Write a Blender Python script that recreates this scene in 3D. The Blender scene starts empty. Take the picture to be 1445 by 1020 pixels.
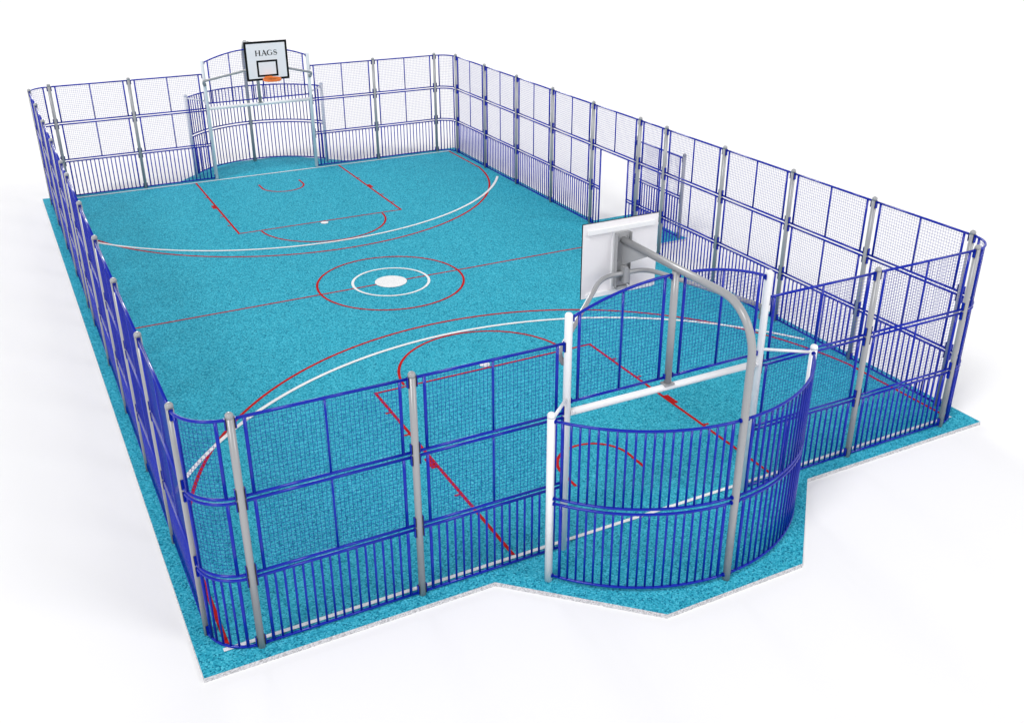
import bpy, bmesh, math
from mathutils import Vector, Matrix

PI = math.pi
scene = bpy.context.scene
COL = scene.collection

# ------------------------------------------------------------------ dimensions
L, LN, R, LE = 2.0462, 1.0336, 0.5121, 2.0393      # long bay, narrow bay, corner radius, end bay
GX = 1.537                                         # half goal width
HW = GX + 2 * LE + R                               # half court width to post axis
HL = (9 * L + LN + 2 * R) / 2                      # half court length to post axis
TZ = [(0.045, 1.0), (1.062, 2.022), (2.085, 3.035)]  # rail heights of the three tiers
RR, RB, RE, RP = 0.019, 0.0145, 0.0205, 0.044      # rail, bar, end bar, post radii
EDGE, PITCH = 0.15, 0.1083
AR, ACY = 2.505, -9.258                            # recess arc

# ------------------------------------------------------------------ materials
def mat(name, base, rough=0.4, spec=0.5, var=0.06, scale=60.0, coat=0.0, metallic=0.0, bump=0.0):
    m = bpy.data.materials.new(name); m.use_nodes = True
    nt = m.node_tree; b = nt.nodes['Principled BSDF']
    b.inputs['Roughness'].default_value = rough
    b.inputs['Specular IOR Level'].default_value = spec
    b.inputs['Coat Weight'].default_value = coat
    b.inputs['Coat Roughness'].default_value = 0.15
    b.inputs['Metallic'].default_value = metallic
    tc = nt.nodes.new('ShaderNodeTexCoord')
    n = nt.nodes.new('ShaderNodeTexNoise'); n.inputs['Scale'].default_value = scale; n.inputs['Detail'].default_value = 4
    nt.links.new(tc.outputs['Object'], n.inputs['Vector'])
    mx = nt.nodes.new('ShaderNodeMix'); mx.data_type = 'RGBA'
    mx.inputs[6].default_value = (*[c * (1 - var) for c in base], 1)
    mx.inputs[7].default_value = (*[min(1, c * (1 + var)) for c in base], 1)
    nt.links.new(n.outputs['Fac'], mx.inputs[0]); nt.links.new(mx.outputs[2], b.inputs['Base Color'])
    mr = nt.nodes.new('ShaderNodeMapRange')
    mr.inputs[3].default_value = rough * 0.85; mr.inputs[4].default_value = rough * 1.15
    nt.links.new(n.outputs['Fac'], mr.inputs[0]); nt.links.new(mr.outputs[0], b.inputs['Roughness'])
    if bump:
        bp = nt.nodes.new('ShaderNodeBump'); bp.inputs['Strength'].default_value = bump; bp.inputs['Distance'].default_value = 0.003
        nt.links.new(n.outputs['Fac'], bp.inputs['Height']); nt.links.new(bp.outputs[0], b.inputs['Normal'])
    return m

M = {
    'blue': mat('blue_powder_coat', (0.003, 0.016, 0.345), 0.17, 0.28, 0.08, 40),
    'wire': mat('blue_mesh_wire', (0.006, 0.016, 0.33), 0.35, 0.2, 0.08, 40),
    'grey': mat('grey_painted_steel', (0.32, 0.325, 0.335), 0.24, 0.5, 0.06, 90),
    'white': mat('white_painted_steel', (0.80, 0.81, 0.82), 0.30, 0.5, 0.03, 60),
    'rubber': mat('near_black', (0.010, 0.010, 0.02), 0.6, 0.4, 0.1, 80),  # near-black tone of the strips beside the end plates
    'board': mat('white_board', (0.80, 0.785, 0.80), 0.35, 0.4, 0.02, 30),
    'black': mat('black_paint', (0.003, 0.003, 0.003), 0.5, 0.15, 0.1, 60),
    'orange': mat('orange_paint', (0.86, 0.20, 0.025), 0.4, 0.5, 0.06, 50),
    'ground': mat('white_floor', (0.885, 0.885, 0.889), 0.9, 0.0, 0.006, 0.15),
}

def granules(name, stops, scale, mottle=0.05):
    """rubber granules: one random tone per grain, with a faint large mottle"""
    m = bpy.data.materials.new(name); m.use_nodes = True
    nt = m.node_tree; b = nt.nodes['Principled BSDF']
    b.inputs['Roughness'].default_value = 0.9; b.inputs['Specular IOR Level'].default_value = 0.08
    tc = nt.nodes.new('ShaderNodeTexCoord')
    v = nt.nodes.new('ShaderNodeTexVoronoi'); v.inputs['Scale'].default_value = scale
    nt.links.new(tc.outputs['Object'], v.inputs['Vector'])
    sp = nt.nodes.new('ShaderNodeSeparateColor'); nt.links.new(v.outputs['Color'], sp.inputs[0])
    cr = nt.nodes.new('ShaderNodeValToRGB'); el = cr.color_ramp.elements
    el[0].color = (*stops[0][1], 1); el[1].color = (*stops[-1][1], 1)
    for p, c in stops[1:-1]: el.new(p).color = (*c, 1)
    nt.links.new(sp.outputs[0], cr.inputs[0])
    n2 = nt.nodes.new('ShaderNodeTexNoise'); n2.inputs['Scale'].default_value = 1.3; n2.inputs['Detail'].default_value = 6
    n2.inputs['Roughness'].default_value = 0.7
    nt.links.new(tc.outputs['Object'], n2.inputs['Vector'])
    mr = nt.nodes.new('ShaderNodeMapRange'); mr.inputs[1].default_value = 0.3; mr.inputs[2].default_value = 0.7
    mr.inputs[3].default_value = 1 - mottle; mr.inputs[4].default_value = 1 + mottle
    nt.links.new(n2.outputs['Fac'], mr.inputs[0])
    mu = nt.nodes.new('ShaderNodeMix'); mu.data_type = 'RGBA'; mu.blend_type = 'MULTIPLY'; mu.inputs[0].default_value = 1
    nt.links.new(cr.outputs[0], mu.inputs[6]); nt.links.new(mr.outputs[0], mu.inputs[7])
    nt.links.new(mu.outputs[2], b.inputs['Base Color'])
    return m

M['court'] = granules('turquoise_rubber_granules', ((0.0, (0.004, 0.13, 0.22)), (0.3, (0.022, 0.315, 0.445)), (0.65, (0.037, 0.39, 0.525)), (1.0, (0.09, 0.53, 0.665))), 54, 0.04)
M['rim'] = granules('pale_granule_edge', ((0.0, (0.32, 0.32, 0.34)), (0.4, (0.50, 0.50, 0.52)), (1.0, (0.66, 0.66, 0.68))), 70, 0.03)
M['redline'] = granules('red_line_paint', ((0.0, (0.36, 0.005, 0.007)), (1.0, (0.53, 0.018, 0.018))), 58, 0.02)
M['whiteline'] = granules('white_line_paint', ((0.0, (0.70, 0.71, 0.72)), (1.0, (0.88, 0.88, 0.88))), 58, 0.02)

# ------------------------------------------------------------------ mesh helpers
class MB:
    """collects quads and polygons, links them as ONE mesh object"""
    def __init__(self): self.v = []; self.f = []; self.s = []
    def face(self, idx, smooth=False): self.f.append(idx); self.s.append(smooth)
    def box(self, x0, x1, y0, y1, z0, z1):
        b = len(self.v)
        self.v += [(x, y, z) for z in (z0, z1) for y in (y0, y1) for x in (x0, x1)]
        for q in ((0, 2, 3, 1), (4, 5, 7, 6), (0, 1, 5, 4), (2, 6, 7, 3), (0, 4, 6, 2), (1, 3, 7, 5)):
            self.face([b + i for i in q])
        return self
    def tube(self, pts, r, n=12, caps=True, dome=False):
        pts = [Vector(p) for p in pts]
        t0 = (pts[1] - pts[0]).normalized()
        up = Vector((0, 0, 1)) if abs(t0.z) < 0.9 else Vector((0, 1, 0))
        nrm = t0.cross(up).normalized()
        rings = []
        for i, p in enumerate(pts):
            if i == 0: t = t0; k = 1.0
            elif i == len(pts) - 1: t = (pts[i] - pts[i - 1]).normalized(); k = 1.0
            else:
                a = (pts[i] - pts[i - 1]).normalized(); c = (pts[i + 1] - pts[i]).normalized()
                t = (a + c).normalized(); k = 1.0
            nrm = (nrm - t * nrm.dot(t)).normalized(); bi = t.cross(nrm)
            rings.append((p, nrm.copy(), bi, r))
        if dome:
            p, a, c, _ = rings[-1]; t = (pts[-1] - pts[-2]).normalized()
            for k in range(1, 5):
                th = k / 5 * PI / 2
                rings.append((p + t * r * math.sin(th) * 0.85, a, c, r * math.cos(th)))
        b = len(self.v)
        for p, a, c, rr in rings:
            for j in range(n):
                w = 2 * PI * j / n
                self.v.append(tuple(p + a * (math.cos(w) * rr) + c * (math.sin(w) * rr)))
        for i in range(len(rings) - 1):
            for j in range(n):
                k = (j + 1) % n
                self.face([b + i * n + j, b + i * n + k, b + (i + 1) * n + k, b + (i + 1) * n + j], True)
        if caps:
            self.face([b + j for j in range(n)][::-1])
            e = b + (len(rings) - 1) * n
            self.face([e + j for j in range(n)], dome)
        return self
    def ring(self, c, r0, r1, z0, z1, n=40):
        b = len(self.v)
        for j in range(n):
            w = 2 * PI * j / n; cx, sx = math.cos(w), math.sin(w)
            for r, z in ((r0, z0), (r1, z0), (r1, z1), (r0, z1)):
                self.v.append((c[0] + r * cx, c[1] + r * sx, z))
        for j in range(n):
            k = (j + 1) % n
            for q in range(4):
                p = (q + 1) % 4
                self.face([b + 4 * j + q, b + 4 * k + q, b + 4 * k + p, b + 4 * j + p], q in (1, 3))
        return self
    def prism_x(self, poly, x0, x1):
        """polygon of (y, z) extruded along x"""
        b = len(self.v); n = len(poly)
        self.v += [(x0, y, z) for y, z in poly] + [(x1, y, z) for y, z in poly]
        self.face([b + i for i in range(n)]); self.face([b + n + i for i in range(n)][::-1])
        for i in range(n):
            k = (i + 1) % n
            self.face([b + i, b + n + i, b + n + k, b + k])
        return self
    def mesh(self, name, m):
        me = bpy.data.meshes.new(name)
        me.from_pydata(self.v, [], self.f)
        me.polygons.foreach_set('use_smooth', self.s)
        bm = bmesh.new(); bm.from_mesh(me); bmesh.ops.recalc_face_normals(bm, faces=bm.faces); bm.to_mesh(me); bm.free()
        me.materials.append(M[m]); me.update()
        return me

def link(name, me, parent=None, loc=None):
    o = bpy.data.objects.new(name, me); COL.objects.link(o)
    if parent: o.parent = parent
    if loc: o.location = loc
    return o

def part(name, mb, m, parent, loc=None): return link(name, mb.mesh(name, m), parent, loc)

CACHE = {}
def rod(name, m, parent, x, y, z0, z1, r, n=10):
    """an upright tube; equal tubes share their mesh"""
    key = (name, m, round(z1 - z0, 4), r)
    if key not in CACHE: CACHE[key] = MB().tube([(0, 0, 0), (0, 0, z1 - z0)], r, n).mesh(name, m)
    return link(name, CACHE[key], parent, (x, y, z0))

def tag(o, label, cat, group=None, kind=None):
    o['label'] = label; o['category'] = cat
    if group: o['group'] = group
    if kind: o['kind'] = kind
    return o

def empty(name):
    o = bpy.data.objects.new(name, None); COL.objects.link(o); o.empty_display_size = 0.2
    return o

def copy_tree(o, parent=None):
    c = o.copy(); COL.objects.link(c)
    if parent: c.parent = parent
    for ch in list(o.children): copy_tree(ch, c)
    return c

class Proto:
    """first use moves the original, later uses copy it with its parts and sub-parts"""
    def __init__(self, root): self.root = root; self.used = False
    def place(self, loc, rz, label, cat, group):
        o = copy_tree(self.root) if self.used else self.root
        self.used = True
        o.location = loc; o.rotation_euler = (0, 0, rz)
        return tag(o, label, cat, group)

# ------------------------------------------------------------------ fence parts
# a panel's own frame: a path s -> (x, y) in plan, its origin at the middle of the bay on the ground
def straight(w): return lambda s: (s - w / 2, 0.0)
def arc_path(r, w):          # bulges towards -y
    return lambda s: (r * math.sin((s - w / 2) / r), r * (1 - math.cos((s - w / 2) / r)) - r * (1 - math.cos(w / 2 / r)))

def pts(path, s0, s1, z, curved, n=14):
    k = n if curved else 1
    return [(*path(s0 + (s1 - s0) * i / k), z) for i in range(k + 1)]

def tangent(path, s):
    a, b = path(s - 1e-3), path(s + 1e-3)
    return math.atan2(b[1] - a[1], b[0] - a[0])

def brackets(root, path, w, z0, z1, pr):
    """blue end plates with a near-black strip against the post, one per rail end"""
    key = ('bracket', pr)
    if key not in CACHE:
        CACHE[key] = (MB().box(0.010, 0.022, -0.022, 0.022, 0, 0.13).mesh('bracket', 'blue'),
                      MB().box(0.0, 0.0098, -0.026, 0.026, 0.004, 0.126).mesh('dark_strip', 'rubber'))  # thin near-black strip between end plate and post
    for s, flip in ((pr - 0.003, 0), (w - pr + 0.003, PI)):
        for zz in (z0 - 0.019, z1 + 0.019 - 0.13):
            x, y = path(s)
            b = link('bracket', CACHE[key][0], root, (x, y, zz)); b.rotation_euler = (0, 0, tangent(path, s) + flip)
            link('dark_strip', CACHE[key][1], b)

def wires(path, s0, s1, z0, z1, curved, top=None, pitch=0.05, r=0.0022):
    mb = MB()
    ns = max(1, round((s1 - s0) / pitch))
    for i in range(1, ns):
        s = s0 + (s1 - s0) * i / ns
        x, y = path(s); a = tangent(path, s)
        zt = top(s) if top else z1
        mb.tube([(x + r * math.sin(a), y - r * math.cos(a), z0), (x + r * math.sin(a), y - r * math.cos(a), zt)], r, 5, False)
    nz = round((z1 - z0) / pitch)
    for i in range(1, nz):
        z = z0 + (z1 - z0) * i / nz
        a, b = s0, s1
        if top:
            ok = [s0 + (s1 - s0) * k / 200 for k in range(201) if top(s0 + (s1 - s0) * k / 200) > z]
            if len(ok) < 4: continue
            a, b = ok[0], ok[-1]
        p = pts(path, a, b, z, curved, 12)
        p = [(x, y + r * 0.9, zz) for x, y, zz in p]
        mb.tube(p, r, 5, False)
    return mb

def railing(w, path, curved, z0, z1, pr=RP):
    root = empty('railing_panel')
    a = pr + 0.008
    part('top_rail', MB().tube(pts(path, a, w - a, z1, curved), RR), 'blue', root)
    part('bottom_rail', MB().tube(pts(path, a, w - a, z0, curved), RR), 'blue', root)
    n = round((w - 2 * EDGE) / PITCH)
    for i in range(n + 1):
        s = EDGE + (w - 2 * EDGE) * i / n; x, y = path(s)
        rod('bar', 'blue', root, x, y, z0 + 0.004, z1 - 0.004, RE if i in (0, n) else RB)
    brackets(root, path, w, z0, z1, pr)
    return root

def meshpanel(w, path, curved, z0, z1, mid=True, pr=RP):
    root = empty('mesh_panel')
    a = pr + 0.008
    part('top_rail', MB().tube(pts(path, a, w - a, z1, curved), RR), 'blue', root)
    part('bottom_rail', MB().tube(pts(path, a, w - a, z0, curved), RR), 'blue', root)
    for s in (EDGE, w - EDGE):
        x, y = path(s); rod('side_bar', 'blue', root, x, y, z0 + 0.004, z1 - 0.004, RE)
    if mid:
        x, y = path(w / 2); rod('middle_bar', 'blue', root, x, y, z0 + 0.004, z1 - 0.004, RB)
    part('wire_mesh', wires(path, EDGE, w - EDGE, z0, z1, curved), 'wire', root)
    brackets(root, path, w, z0, z1, pr)
    return root

T0, T1, T2 = TZ
H1 = (0.045, 1.0)
def protos(w, path, curved, mid):
    lo = railing(w, path, curved, 0.0, T0[1] - T0[0])
    up = meshpanel(w, path, curved, 0.0, T1[1] - T1[0], mid)
    return Proto(lo), Proto(up)

LONG = protos(L, straight(L), False, True)
END = protos(LE, straight(LE), False, True)
NARROW = protos(LN, straight(LN), False, False)
CW = R * PI / 2
CORNER = protos(CW, arc_path(R, CW), True, False)

ORD = ['first', 'second', 'third', 'fourth', 'fifth', 'sixth', 'seventh', 'eighth', 'ninth', 'tenth', 'eleventh', 'twelfth']
GM, GR, GP = 'blue wire mesh fence panels', 'blue upright bar fence panels', 'grey fence posts'

def bay(pr, mid, rz, where, tiers=(0, 1, 2)):
    for t in tiers:
        if t == 0:
            pr[0].place((mid[0], mid[1], T0[0]), rz, 'blue upright-bar panel at the foot of ' + where, 'fence panel', GR)
        else:
            pr[1].place((mid[0], mid[1], TZ[t][0]), rz,
                        'blue wire mesh panel, %s tier of ' % ('top' if t == 2 else 'middle') + where, 'fence panel', GM)

def make_post(name, m, h, r):
    o = empty(name)
    part('tube', MB().tube([(0, 0, 0), (0, 0, h)], r, 20, True), m, o)
    part('cap', MB().tube([(0, 0, h - 0.03), (0, 0, h)], r + 0.0015, 20, True, True), m, o)
    return o
POST = Proto(make_post('fence_post', 'grey', 3.09, RP))
def post(x, y, where): POST.place((x, y, 0), 0, 'grey round fence post, ' + where, 'fence post', GP)

# long fences
y0 = -HL + R
def wall_posts(order):
    ys = [y0]
    for w in order: ys.append(ys[-1] + w)
    return ys
ordR = [L] * 4 + [LN] + [L] * 5
ordL = [L] * 5 + [LN] + [L] * 4
ysR, ysL = wall_posts(ordR), wall_posts(ordL)
for side, ys, order, nm in ((1, ysR, ordR, 'right'), (-1, ysL, ordL, 'left')):
    for i, y in enumerate(ys):
        post(side * HW, y, '%s from the near corner, %s long fence' % (ORD[i], nm))
    for i, w in enumerate(order):
        mid = (side * HW, (ys[i] + ys[i + 1]) / 2)
        narrow = w == LN
        where = ('narrow bay, %s long fence' % nm) if narrow else '%s bay from near corner, %s long fence' % (ORD[i], nm)
        if nm == 'right' and i == 5:
            bay(LONG, mid, PI / 2, 'bay over the gateway, right long fence', (2,))
        else:
            bay(NARROW if narrow else LONG, mid, PI / 2 * side, where)
gate_lo, gate_hi = ysR[5], ysR[6]

# end fences
for sy, nm in ((-1, 'near'), (1, 'far')):
    for k, sx in ((2, -1), (1, -1), (1, 1), (2, 1)):
        side = 'left' if sx < 0 else 'right'
        post(sx * (GX + k * LE), sy * HL, '%s end fence, %s, %s of goal' % (nm, 'beside the rounded corner' if k == 2 else 'midway to the goal', side))
        x = sx * (GX + (k - 0.5) * LE)
        where = '%s end bay %s the goal, %s side' % (nm, 'next to' if k == 1 else 'second from', side)
        bay(END, (x, sy * HL), 0 if sy < 0 else PI, where)
# rounded corners
for sx in (-1, 1):
    for sy in (-1, 1):
        c = (sx * (HW - R), sy * (HL - R)); d = R * math.cos(PI / 4)
        mid = (c[0] + sx * R * math.cos(PI / 4), c[1] + sy * R * math.sin(PI / 4))
        # chord midpoint: the arc path is built with its ends at local y = 0
        mid = (c[0] + sx * R / 2, c[1] + sy * R / 2)
        rz = math.atan2(sy, sx) + PI / 2
        bay(CORNER, mid, rz, 'the rounded %s %s corner' % ('near' if sy < 0 else 'far', 'left' if sx < 0 else 'right'))

# gateway surround in the right fence
g = empty('gate_surround')
gw = gate_hi - gate_lo
a = RP + 0.008
S = straight(L)
part('top_rail', MB().tube(pts(S, a, gw - a, T1[1], False), RR), 'blue', g)
for end in (0, 1):
    f = (lambda s: s) if end == 0 else (lambda s: gw - s)
    s0, s1 = f(EDGE), f(0.415)
    for s in (s0, s1):
        rod('side_bar', 'blue', g, *S(s), 0.026, T1[1] - 0.004, RE)
    rod('bar', 'blue', g, *S((s0 + s1) / 2), T0[0], T0[1], RB)
    for z in (T0[0], T0[1], T1[0]):
        part('rail', MB().tube([(*S(f(a)), z), (*S(s1), z)], RR), 'blue', g)
    part('wire_mesh', wires(S, min(s0, s1), max(s0, s1), T1[0], T1[1], False), 'wire', g)
for z0, z1 in (T0, T1): brackets(g, S, gw, z0, z1, RP)
g.location = (HW, (gate_lo + gate_hi) / 2, 0); g.rotation_euler = (0, 0, PI / 2)
tag(g, 'blue gateway surround with narrow mesh sides framing the open gap, right long fence', 'gateway')

# wind-break screen outside the gateway
SX, SY0, SY1 = 7.42, -0.57, -0.57 + L
SPOST = Proto(make_post('screen_post', 'grey', 2.10, RP))
SPOST.place((SX, SY0, 0), 0, 'short grey screen post outside the gateway, nearer to the camera', 'fence post', 'screen posts outside the gateway')
SPOST.place((SX, SY1, 0), 0, 'short grey screen post outside the gateway, farther from the camera', 'fence post', 'screen posts outside the gateway')
LONG[0].place((SX, (SY0 + SY1) / 2, T0[0]), PI / 2, 'blue upright-bar panel, lower half of the screen outside the gateway', 'fence panel', GR)
LONG[1].place((SX, (SY0 + SY1) / 2, T1[0]), PI / 2, 'blue wire mesh panel, upper half of the screen outside the gateway', 'fence panel', GM)

# ------------------------------------------------------------------ goals (built at the near end; the far one is turned by 180 degrees)
ENDS = ((0.0, 'near'), (PI, 'far'))
def goal():
    o = empty('goal_frame')
    for sx in (-1, 1):
        p = part('goal_post', MB().tube([(0, 0, 0), (0, 0, 3.40)], 0.05, 24, True, True), 'white', o, (sx * GX, 0, 0))
    part('crossbar', MB().tube([(-GX + 0.046, 0, 2.075), (GX - 0.046, 0, 2.075)], 0.047, 20), 'white', o)
    for sx in (-1, 1):
        part('bolt', MB().tube([(sx * (GX - 0.075), -0.045, 2.10), (sx * (GX - 0.075), -0.066, 2.10)], 0.018, 10), 'white', o)
    return o
GOAL = Proto(goal())
for rz, nm in ENDS:
    GOAL.place((0, -HL if rz == 0 else HL, 0), rz, 'white tubular goal frame with crossbar, %s' %
               ('near end, seen from behind' if rz == 0 else 'far end below the lettered backboard'), 'goal', 'white goal frames')

def arched(side):
    """mesh panel over the crossbar with an arched top rail; local x measured from the middle"""
    o = empty('arched_mesh_panel')
    zt = lambda x: -0.345 + math.sqrt(16 - x * x)
    x0, x1 = 0.058, GX - 0.056
    P = lambda s: (side * s, 0.0)
    part('top_rail', MB().tube([(side * (x0 + (x1 - x0) * i / 20), 0, zt(x0 + (x1 - x0) * i / 20)) for i in range(21)], RR), 'blue', o)
    part('bottom_rail', MB().tube([(side * x0, 0, 2.225), (side * x1, 0, 2.225)], RR), 'blue', o)
    for x in (0.155, 1.385): rod('side_bar', 'blue', o, side * x, 0, 2.229, zt(x) - 0.004, RE)
    rod('middle_bar', 'blue', o, side * 0.77, 0, 2.229, zt(0.77) - 0.004, RB)
    part('wire_mesh', wires(P, 0.155, 1.385, 2.225, 3.66, False, zt), 'wire', o)
    for s, k in ((x0, 1), (x1, -1)):
        for z in (2.206, zt(s) + 0.017 - 0.07):
            part('bracket', MB().box(min(side * s, side * (s + k * 0.014)), max(side * s, side * (s + k * 0.014)), -0.022, 0.022, 0, 0.07), 'blue', o, (0, 0, z))
    return o
AL, AR_ = Proto(arched(-1)), Proto(arched(1))
for rz, nm in ENDS:
    y = -HL if rz == 0 else HL
    for pr, s in ((AL, 'left' if rz == 0 else 'right'), (AR_, 'right' if rz == 0 else 'left')):
        pr.place((0, y, 0), rz, 'arched blue mesh panel over the %s goal crossbar, %s of its grey upright' % (nm, s), 'fence panel', 'arched mesh panels over the goals')

# recess posts with their tie rods, recess railings
OX, OY = 2.035, -10.725
def recess_post(side):
    o = make_post('recess_post', 'white', 2.41, 0.05)
    gx, gy = side * (GX - OX), -HL - OY
    part('tie_rod', MB().tube([(0, 0, 2.335), (gx, gy, 2.285)], 0.021, 12), 'white', o)
    return o
RL, RRT = Proto(recess_post(-1)), Proto(recess_post(1))
for rz, nm in ENDS:
    k = 1 if rz == 0 else -1
    for pr, s in ((RL, -1), (RRT, 1)):
        pr.place((k * s * OX, k * OY, 0), rz, 'white post with short tie rod at the %s edge of the %s goal recess' % ('left' if k * s < 0 else 'right', nm), 'post', 'white posts of the goal recesses')

half = math.asin(OX / AR)
AW = AR * half
RT = [(0.088, 1.185), (1.26, 2.34)]
def recess_rail(side, z0, z1):
    # path from the outer post (s = 0) to the middle pole (s = AW), about the pole on the ground
    path = lambda s: (side * AR * math.sin(half - s / AR), AR * (1 - math.cos(half - s / AR)))
    o = empty('curved_railing')
    a = 0.058
    part('top_rail', MB().tube(pts(path, a, AW - a, z1, True, 24), RR), 'blue', o)
    part('bottom_rail', MB().tube(pts(path, a, AW - a, z0, True, 24), RR), 'blue', o)
    n = round((AW - 2 * EDGE) / PITCH)
    for i in range(n + 1):
        s = EDGE + (AW - 2 * EDGE) * i / n; x, y = path(s)
        rod('bar', 'blue', o, x, y, z0 + 0.004, z1 - 0.004, RE if i in (0, n) else RB)
    for s in (0.05, AW - 0.05 - 0.012):
        for z in (z0, z1):
            p = pts(path, s, s + 0.012, z, False)
            part('collar', MB().tube(p, 0.030, 14), 'blue', o)
    return o
for side in (-1, 1):
    for t, (z0, z1) in enumerate(RT):
        pr = Proto(recess_rail(side, 0.0, z1 - z0))
        for rz, nm in ENDS:
            k = 1 if rz == 0 else -1
            pr.place((0, k * (ACY - AR), z0), rz, 'curved blue bar railing, %s tier on the %s behind the %s goal' %
                     (('lower', 'upper')[t], 'left' if side * k < 0 else 'right', nm), 'fence panel', 'curved railings behind the goals')

# ------------------------------------------------------------------ basketball stand
def strip(mb, P, W, y0, y1):
    """a painted stroke in the x-z plane: centre line P, widths W"""
    b = len(mb.v); n = len(P)
    for i in range(n):
        a, c = P[max(0, i - 1)], P[min(n - 1, i + 1)]
        dx, dz = c[0] - a[0], c[1] - a[1]; l = math.hypot(dx, dz); nx, nz = -dz / l, dx / l
        for s in (1, -1):
            for y in (y0, y1):
                mb.v.append((P[i][0] + s * nx * W[i] / 2, y, P[i][1] + s * nz * W[i] / 2))
    for i in range(n - 1):
        p, q = b + 4 * i, b + 4 * i + 4
        for u, w in ((0, 1), (1, 3), (3, 2), (2, 0)): mb.face([p + u, p + w, q + w, q + u])
    for e in (b, b + 4 * (n - 1)): mb.face([e, e + 1, e + 3, e + 2])

def letters(front):
    """H A G S in a roman face, cap height 1, on the board's front plane; x runs to the reader's right"""
    out = []
    T, t = 0.17, 0.06                                  # thick and thin strokes
    def L_(strokes, x, w):
        out.append((strokes, x)); return x + w
    hser = lambda x, z, w=0.30: ([(x - w / 2, z), (x + w / 2, z)], [0.05, 0.05])
    H = [([(0.2, 0), (0.2, 1)], [T, T]), ([(0.8, 0), (0.8, 1)], [T, T]), ([(0.2, 0.52), (0.8, 0.52)], [t, t])] + \
        [hser(x, z) for x in (0.2, 0.8) for z in (0.025, 0.975)]
    A = [([(0.12, 0), (0.50, 1.0)], [t, t]), ([(0.45, 1.02), (0.84, 0)], [T, T]), ([(0.24, 0.34), (0.70, 0.34)], [t, t]),
         hser(0.12, 0.025, 0.28), hser(0.84, 0.025, 0.32)]
    gp = []; gw_ = []
    for i in range(25):
        a = math.radians(48 + i * (318 - 48) / 24)
        gp.append((0.48 + 0.40 * math.cos(a), 0.5 + 0.475 * math.sin(a)))
        gw_.append(0.05 + 0.12 * max(0, -math.cos(a)) ** 1.2)
    G = [(gp, gw_), ([(0.80, 0.08), (0.80, 0.46)], [T * 0.9, T * 0.9]), hser(0.79, 0.46, 0.30), ([(0.76, 0.74), (0.79, 0.95)], [0.06, 0.03])]
    sp = []; sw = []
    for i in range(15):
        a = math.radians(40 + i * (250 - 40) / 14)
        sp.append((0.34 + 0.22 * math.cos(a), 0.735 + 0.235 * math.sin(a)))
    for i in range(1, 16):
        a = math.radians(70 - i * (250 - 40) / 15)
        sp.append((0.35 + 0.25 * math.cos(a), 0.265 + 0.24 * math.sin(a)))
    for i in range(len(sp)):
        u = i / (len(sp) - 1); sw.append(0.055 + 0.12 * math.exp(-((u - 0.5) / 0.16) ** 2))
    S_ = [(sp, sw), ([(0.52, 0.74), (0.55, 0.96)], [0.07, 0.03]), ([(0.10, 0.26), (0.08, 0.03)], [0.07, 0.03])]
    x = 0
    for st, w in ((H, 1.06), (A, 0.98), (G, 1.05), (S_, 0.68)): x = L_(st, x, w)
    return out, x

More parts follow.
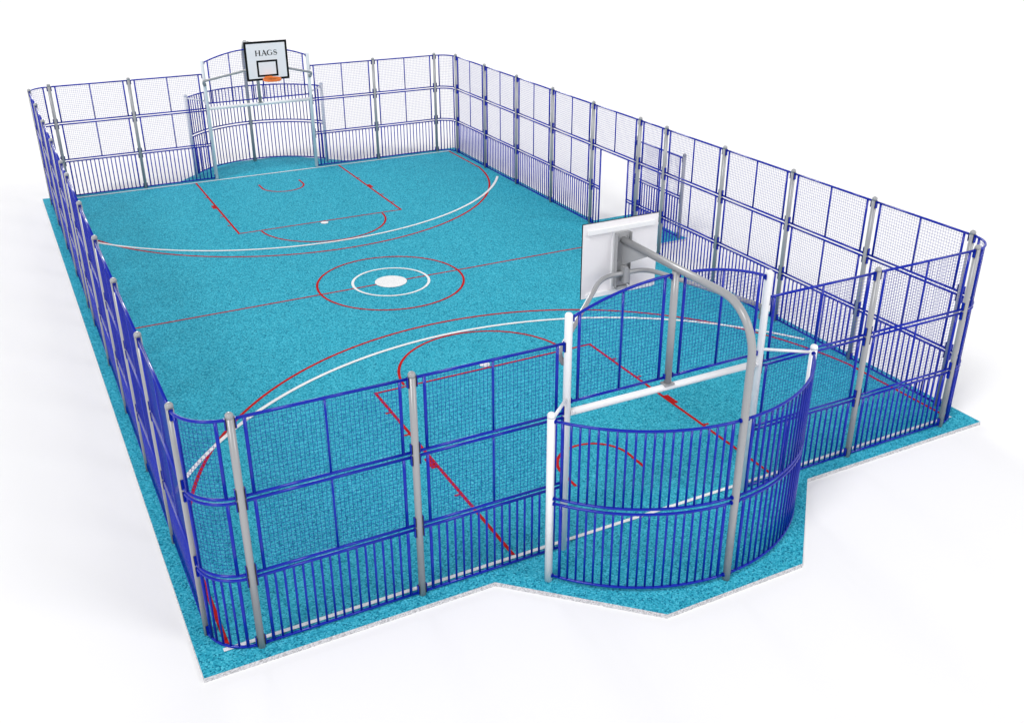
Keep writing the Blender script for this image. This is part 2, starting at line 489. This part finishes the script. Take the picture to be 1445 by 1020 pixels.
def stand():
    o = empty('basketball_stand')                         # origin at the pole's foot
    oy = ACY - AR                                         # local y = world y - oy, near end
    Y = lambda wy: wy - oy
    yb = Y(-8.975)
    # bent pole
    P = [(0, 0, 0), (0, 0, 1.5), (0, 0, 3.14)]
    for i in range(1, 13):
        a = PI / 2 * i / 12
        P.append((0, 0.60 - 0.60 * math.cos(a), 3.14 + 0.60 * math.sin(a)))
    P.append((0, Y(-9.045), 3.74))
    part('pole', MB().tube(P, 0.049, 22), 'grey', o)
    up = part('upright', MB().tube([(0, Y(-HL), 2.124), (0, Y(-HL), 3.70)], 0.048, 20), 'grey', o)
    part('foot_plate', MB().box(-0.075, 0.075, -0.06, 0.06, 2.112, 2.138), 'grey', up, (0, Y(-HL), 0))
    # steelwork behind the board
    pl = part('mounting_plate', MB().box(-0.115, 0.115, Y(-9.045), Y(-9.015), 3.09, 3.845), 'grey', o)
    part('plate_rim', MB().box(-0.115, -0.106, Y(-9.085), Y(-9.0455), 3.09, 3.845).box(0.106, 0.115, Y(-9.085), Y(-9.0455), 3.09, 3.845), 'grey', pl)
    for bx in (-0.07, 0.07):
        for bz in (3.14, 3.45, 3.79):
            part('bolt', MB().tube([(bx, Y(-9.0455), bz), (bx, Y(-9.060), bz)], 0.013, 8), 'grey', pl)
    part('gusset', MB().prism_x([(Y(-9.046), 3.70), (Y(-9.62), 3.70), (Y(-9.62), 3.685), (Y(-9.06), 3.39), (Y(-9.046), 3.39)], -0.007, 0.007), 'grey', o)
    part('clamp_block', MB().box(-0.028, 0.028, Y(-9.16), Y(-9.046), 3.16, 3.385).box(0.050, 0.075, Y(-9.13), Y(-9.046), 3.14, 3.34), 'grey', o)
    part('rim_mount', MB().box(-0.085, 0.085, Y(-9.07), Y(-9.0), 3.045, 3.085), 'grey', o)
    # side brace: one bent tube clamped to both goal posts
    q = [Vector((-GX - 0.015, Y(-10.165), 2.73)), Vector((-GX - 0.07, Y(-10.125), 2.865)), Vector((-0.36, Y(-9.10), 3.285)), Vector((0.36, Y(-9.10), 3.285)),
         Vector((GX + 0.07, Y(-10.125), 2.865)), Vector((GX + 0.015, Y(-10.165), 2.73))]
    pth = [q[0]]
    for i in (1, 2, 3, 4):
        A_, B_, C_ = q[i - 1], q[i], q[i + 1]
        h = 0.10 if i in (1, 4) else 0.20
        da, dc = (A_ - B_).normalized() * h, (C_ - B_).normalized() * h
        for k in range(9):
            u = k / 8
            pth.append((B_ + da) * (1 - u) ** 2 + B_ * 2 * u * (1 - u) + (B_ + dc) * u * u)
    pth.append(q[5])
    br = part('side_brace', MB().tube(pth, 0.033, 16), 'grey', o)
    for sx in (-1, 1):
        part('post_clamp', MB().box(-0.035, 0.035, 0.035, 0.075, -0.04, 0.04), 'grey', br, (sx * GX, Y(-HL), 2.76))
    # backboard
    bo = part('backboard', MB().box(-0.598, 0.598, yb - 0.010, yb + 0.010, 2.967, 4.013), 'board', o)
    e = 0.003
    def frame(x0, x1, z0, z1, w, ya, yb_):
        return MB().box(x0, x1, ya, yb_, z1 - w, z1).box(x0, x1, ya, yb_, z0, z0 + w) \
            .box(x0, x0 + w, ya, yb_, z0 + w, z1 - w).box(x1 - w, x1, ya, yb_, z0 + w, z1 - w)
    part('border', frame(-0.602, 0.602, 2.963, 4.017, 0.058, yb - 0.006, yb + 0.0125), 'black', bo)
    part('target_square', frame(-0.295, 0.295, 3.06, 3.505, 0.052, yb + 0.0095, yb + 0.0125), 'black', bo)
    part('batten', MB().box(-0.53, 0.53, yb - 0.045, yb - 0.0102, 3.868, 3.928), 'white', bo)
    part('batten', MB().box(-0.53, 0.53, yb - 0.045, yb - 0.0102, 2.975, 3.035), 'white', bo)
    part('batten', MB().box(-0.14, 0.14, yb - 0.030, yb - 0.0102, 3.035, 3.868), 'white', bo)
    strokes, tw = letters(yb)
    hcap = 0.145; wid = 0.63; k = wid / tw
    mb = MB(); n = 0
    for st, x0 in strokes:
        for Pp, W in st:
            # the board faces +y here, so the reader's right is -x
            strip(mb, [(wid / 2 - (x0 + px) * k, 3.628 + pz * hcap) for px, pz in Pp], [w * 0.185 for w in W], yb + 0.0096, yb + 0.0122 + n * 0.00012); n += 1
    part('lettering', mb, 'black', bo)
    # rim
    yc = yb + 0.395
    rm = MB()
    for z in (3.062, 3.026):
        rm.tube([(0.238 * math.cos(2 * PI * i / 40), yc + 0.238 * math.sin(2 * PI * i / 40), z) for i in range(41)], 0.014, 10, False)
    rm.ring((0, yc), 0.232, 0.240, 3.026, 3.062, 40)
    ri = part('rim', rm, 'orange', o)
    part('rim_bracket', MB().box(-0.10, 0.10, yb + 0.0127, yb + 0.020, 3.0, 3.07).box(-0.09, 0.09, yb + 0.020, yc - 0.225, 3.055, 3.068)
         .box(-0.09, -0.082, yb + 0.020, yc - 0.21, 3.01, 3.055).box(0.082, 0.09, yb + 0.020, yc - 0.21, 3.01, 3.055), 'orange', ri)
    for i in range(10):
        w = 2 * PI * (i + 0.5) / 10
    part('net_hook', hooks(yc), 'orange', ri)
    return o
def hooks(yc):
    mb = MB()
    for i in range(12):
        w = 2 * PI * (i + 0.5) / 12
        x, y = 0.225 * math.cos(w), yc + 0.225 * math.sin(w)
        mb.tube([(x, y, 3.026), (x, y, 2.995)], 0.005, 6)
    return mb
STAND = Proto(stand())
for rz, nm in ENDS:
    k = 1 if rz == 0 else -1
    STAND.place((0, k * (ACY - AR), 0), rz, 'grey basketball stand with %s, %s end' %
                ('white backboard seen from behind' if rz == 0 else 'lettered backboard and orange rim', nm), 'basketball hoop', 'basketball stands')

# ------------------------------------------------------------------ setting
def poly_sheet(name, outline, m, z, label, cat):
    mb = MB(); mb.v = [(x, y, z) for x, y in outline]; mb.face(list(range(len(outline))))
    o = link(name, mb.mesh(name, m)); tag(o, label, cat, None, 'structure'); return o

gs = 600
poly_sheet('ground', [(-gs, -gs), (gs, -gs), (gs, gs), (-gs, gs)], 'ground', -0.06, 'plain white ground surrounding the turquoise court', 'ground')

PX, PY = 6.33, 10.45
near = [(-PX, -PY), (-2.66, -PY), (-1.07, -11.98), (1.09, -11.98), (2.58, -PY), (PX, -PY)]
outline = near + [(PX, -0.66), (7.62, -0.66), (7.62, 1.64), (PX, 1.64)] + [(-x, -y) for x, y in near]
def offset(poly, d):
    out = []; n = len(poly)
    for i in range(n):
        a, b, c = Vector(poly[i - 1]), Vector(poly[i]), Vector(poly[(i + 1) % n])
        n1 = (b - a).normalized(); n2 = (c - b).normalized()
        n1 = Vector((n1.y, -n1.x)); n2 = Vector((n2.y, -n2.x))
        bis = (n1 + n2); bis = bis / (1 + n1.dot(n2))
        out.append(tuple(b + bis * d))
    return out
mb = MB(); n = len(outline)
mb.v = [(x, y, 0.0) for x, y in outline] + [(x, y, -0.062) for x, y in offset(outline, 0.006)]
mb.face(list(range(n)))
for i in range(n):
    k = (i + 1) % n
    mb.face([i, n + i, n + k, k])
pad = link('court_surface', mb.mesh('court_surface', 'court'))
pad.data.materials.append(M['rim'])
for p in pad.data.polygons[1:]: p.material_index = 1
tag(pad, 'turquoise speckled rubber court with pale sloping edge', 'court', None, 'structure')

LZ = {'redline': 0.004, 'whiteline': 0.008}
def marking(name, ribbons, m, label, z=None):
    """painted ribbons of given width along point lists, one marking per object"""
    mb = MB(); z = z or LZ[m]
    for P, w in ribbons:
        closed = P[0] == P[-1] and len(P) > 3
        b = len(mb.v); k = len(P)
        for i in range(k):
            a = P[i - 1] if i else (P[-2] if closed else P[0]); c = P[i + 1] if i < k - 1 else (P[1] if closed else P[-1])
            dx, dy = c[0] - a[0], c[1] - a[1]; l = math.hypot(dx, dy)
            f = 1.0
            if 0 < i < k - 1:
                d1 = Vector((P[i][0] - a[0], P[i][1] - a[1])).normalized(); d2 = Vector((c[0] - P[i][0], c[1] - P[i][1])).normalized()
                f = 1 / max(0.5, math.sqrt((1 + d1.dot(d2)) / 2))
            nx, ny = -dy / l * w / 2 * f, dx / l * w / 2 * f
            mb.v += [(P[i][0] + nx, P[i][1] + ny, z), (P[i][0] - nx, P[i][1] - ny, z)]
        for i in range(k - 1): mb.face([b + 2 * i, b + 2 * i + 1, b + 2 * i + 3, b + 2 * i + 2])
    o = link(name, mb.mesh(name, m)); tag(o, label, 'court marking', None, 'structure'); return o
def arc(cx, cy, r, a0, a1, n=72): return [(cx + r * math.cos(math.radians(a0 + (a1 - a0) * i / n)), cy + r * math.sin(math.radians(a0 + (a1 - a0) * i / n))) for i in range(n + 1)]
def circle(r): 
    p = arc(0, 0, r, 0, 360, 96); p[-1] = p[0]; return p
def disc(name, cx, cy, r, m, label, z):
    poly_sheet(name, [(cx + r * math.cos(2 * PI * i / 48), cy + r * math.sin(2 * PI * i / 48)) for i in range(48)], m, z, label, 'court marking')

RW, WW = 0.050, 0.062
marking('halfway_line', [([(-6.07, -0.02), (6.07, -0.02)], 0.045)], 'redline', 'thin red halfway line across the court')
marking('centre_circle', [(circle(1.62), 0.05)], 'redline', 'larger red circle round the middle of the court', 0.0062)
marking('centre_ring', [(circle(0.845), 0.058)], 'whiteline', 'smaller white ring round the middle of the court')
disc('centre_spot', 0, 0, 0.355, 'whiteline', 'large solid white spot in the middle of the court', 0.0083)
for k, nm in ((1, 'far'), (-1, 'near')):
    F = lambda P: [(x, k * y) for x, y in P]
    marking('goal_line', [(F([(-6.03, 10.10), (6.03, 10.10)]), 0.06)], 'whiteline', 'straight white goal line at the %s end' % nm)
    c, r = 8.60, 6.02
    kx = 5.97; ky = c - math.sqrt(r * r - kx * kx)
    a = math.degrees(math.atan2(ky - c, kx))
    P = [(kx, 10.06)] + arc(0, c, r, a, -180 - a, 90) + [(-kx, 10.06)]
    marking('three_point_line', [(F(P), 0.055)], 'redline', 'large red three-point arc at the %s end' % nm)
    a = math.degrees(math.asin((10.12 - 6.62) / 6.95))
    marking('goal_area_arc', [(F(arc(0, 10.12, 6.95, -a, -180 + a, 80)), 0.072)], 'whiteline', 'large white goal-area arc at the %s end' % nm)
    marking('key_lines', [(F([(-2.19, 10.06), (-2.19, 4.87), (2.19, 4.87), (2.19, 10.06)]), RW)] +
            [(F([(s * 2.21, y), (s * 2.30, y)]), w) for s in (-1, 1) for y, w in ((8.42, 0.045), (7.43, 0.32), (6.46, 0.045), (5.64, 0.045))],
            'redline', 'red rectangular key with lane marks at the %s end' % nm, 0.0046)
    marking('free_throw_arc', [(F(arc(0, 4.87, 1.63, -2, -178, 48)), RW)], 'redline', 'red free-throw half circle at the %s end' % nm, 0.0052)
    marking('basket_arc', [(F([(-0.60, 9.02)] + arc(0, 8.62, 0.60, -180, 0, 32) + [(0.60, 9.02)]), RW)], 'redline', 'small red U-shaped arc below the %s basket' % nm)
    disc('penalty_spot', 0.0, k * 4.73, 0.10, 'whiteline', 'small white penalty spot at the %s end' % nm, 0.0088)

# ------------------------------------------------------------------ light
w = bpy.data.worlds.new('World'); scene.world = w; w.use_nodes = True
bg = w.node_tree.nodes['Background']; bg.inputs[1].default_value = 1.0
wn = w.node_tree; tcw = wn.nodes.new('ShaderNodeTexCoord'); sep = wn.nodes.new('ShaderNodeSeparateXYZ'); rw = wn.nodes.new('ShaderNodeValToRGB')
wn.links.new(tcw.outputs['Generated'], sep.inputs[0]); wn.links.new(sep.outputs['Z'], rw.inputs[0]); wn.links.new(rw.outputs[0], bg.inputs[0])
el = rw.color_ramp.elements
el[0].color = (1.25, 1.25, 1.27, 1); el[1].color = (0.22, 0.22, 0.225, 1)
for p, v in ((0.5, 0.78), (0.7, 0.40)): el.new(p).color = (v, v, v * 1.01, 1)
D = 3000.0
def studio_lamp(direction, size, irradiance, color, tall=None):
    ld = bpy.data.lights.new('studio_lamp', 'AREA'); ld.shape = 'ELLIPSE'
    d = Vector(direction).normalized()
    ld.size = size * 5; ld.size_y = (tall or size) * 5; ld.energy = irradiance * PI * D * D; ld.color = color
    lo = bpy.data.objects.new('studio_lamp', ld); COL.objects.link(lo)
    lo.location = d * D; lo.rotation_euler = (-d).to_track_quat('-Z', 'Y').to_euler()
studio_lamp((-0.85, -0.45, 1.15), 190.0, 1.85, (1, 0.99, 0.98))
studio_lamp((0.70, -0.90, 0.95), 190.0, 0.85, (0.99, 0.995, 1))
studio_lamp((0.10, 0.95, 0.27), 150.0, 0.9, (0.99, 0.995, 1), 300.0)

# ------------------------------------------------------------------ camera and render
cd = bpy.data.cameras.new('camera'); cam = bpy.data.objects.new('camera', cd); COL.objects.link(cam)
cd.sensor_width = 36; cd.lens = 1404.085 / 1445 * 36; cd.clip_end = 5000; cd.clip_start = 0.1
cam.location = (-7.1942, -19.6016, 8.1125); cam.rotation_euler = (1.1174, 0.0004, -0.4814)
scene.camera = cam
scene.render.engine = 'CYCLES'
scene.render.resolution_x, scene.render.resolution_y = 1024, 722
vs = scene.view_settings
vs.view_transform = 'Standard'; vs.look = 'None'; vs.exposure = 0; vs.gamma = 1
try: vs.use_curve_mapping = False
except Exception: pass
scene.cycles.max_bounces = 8
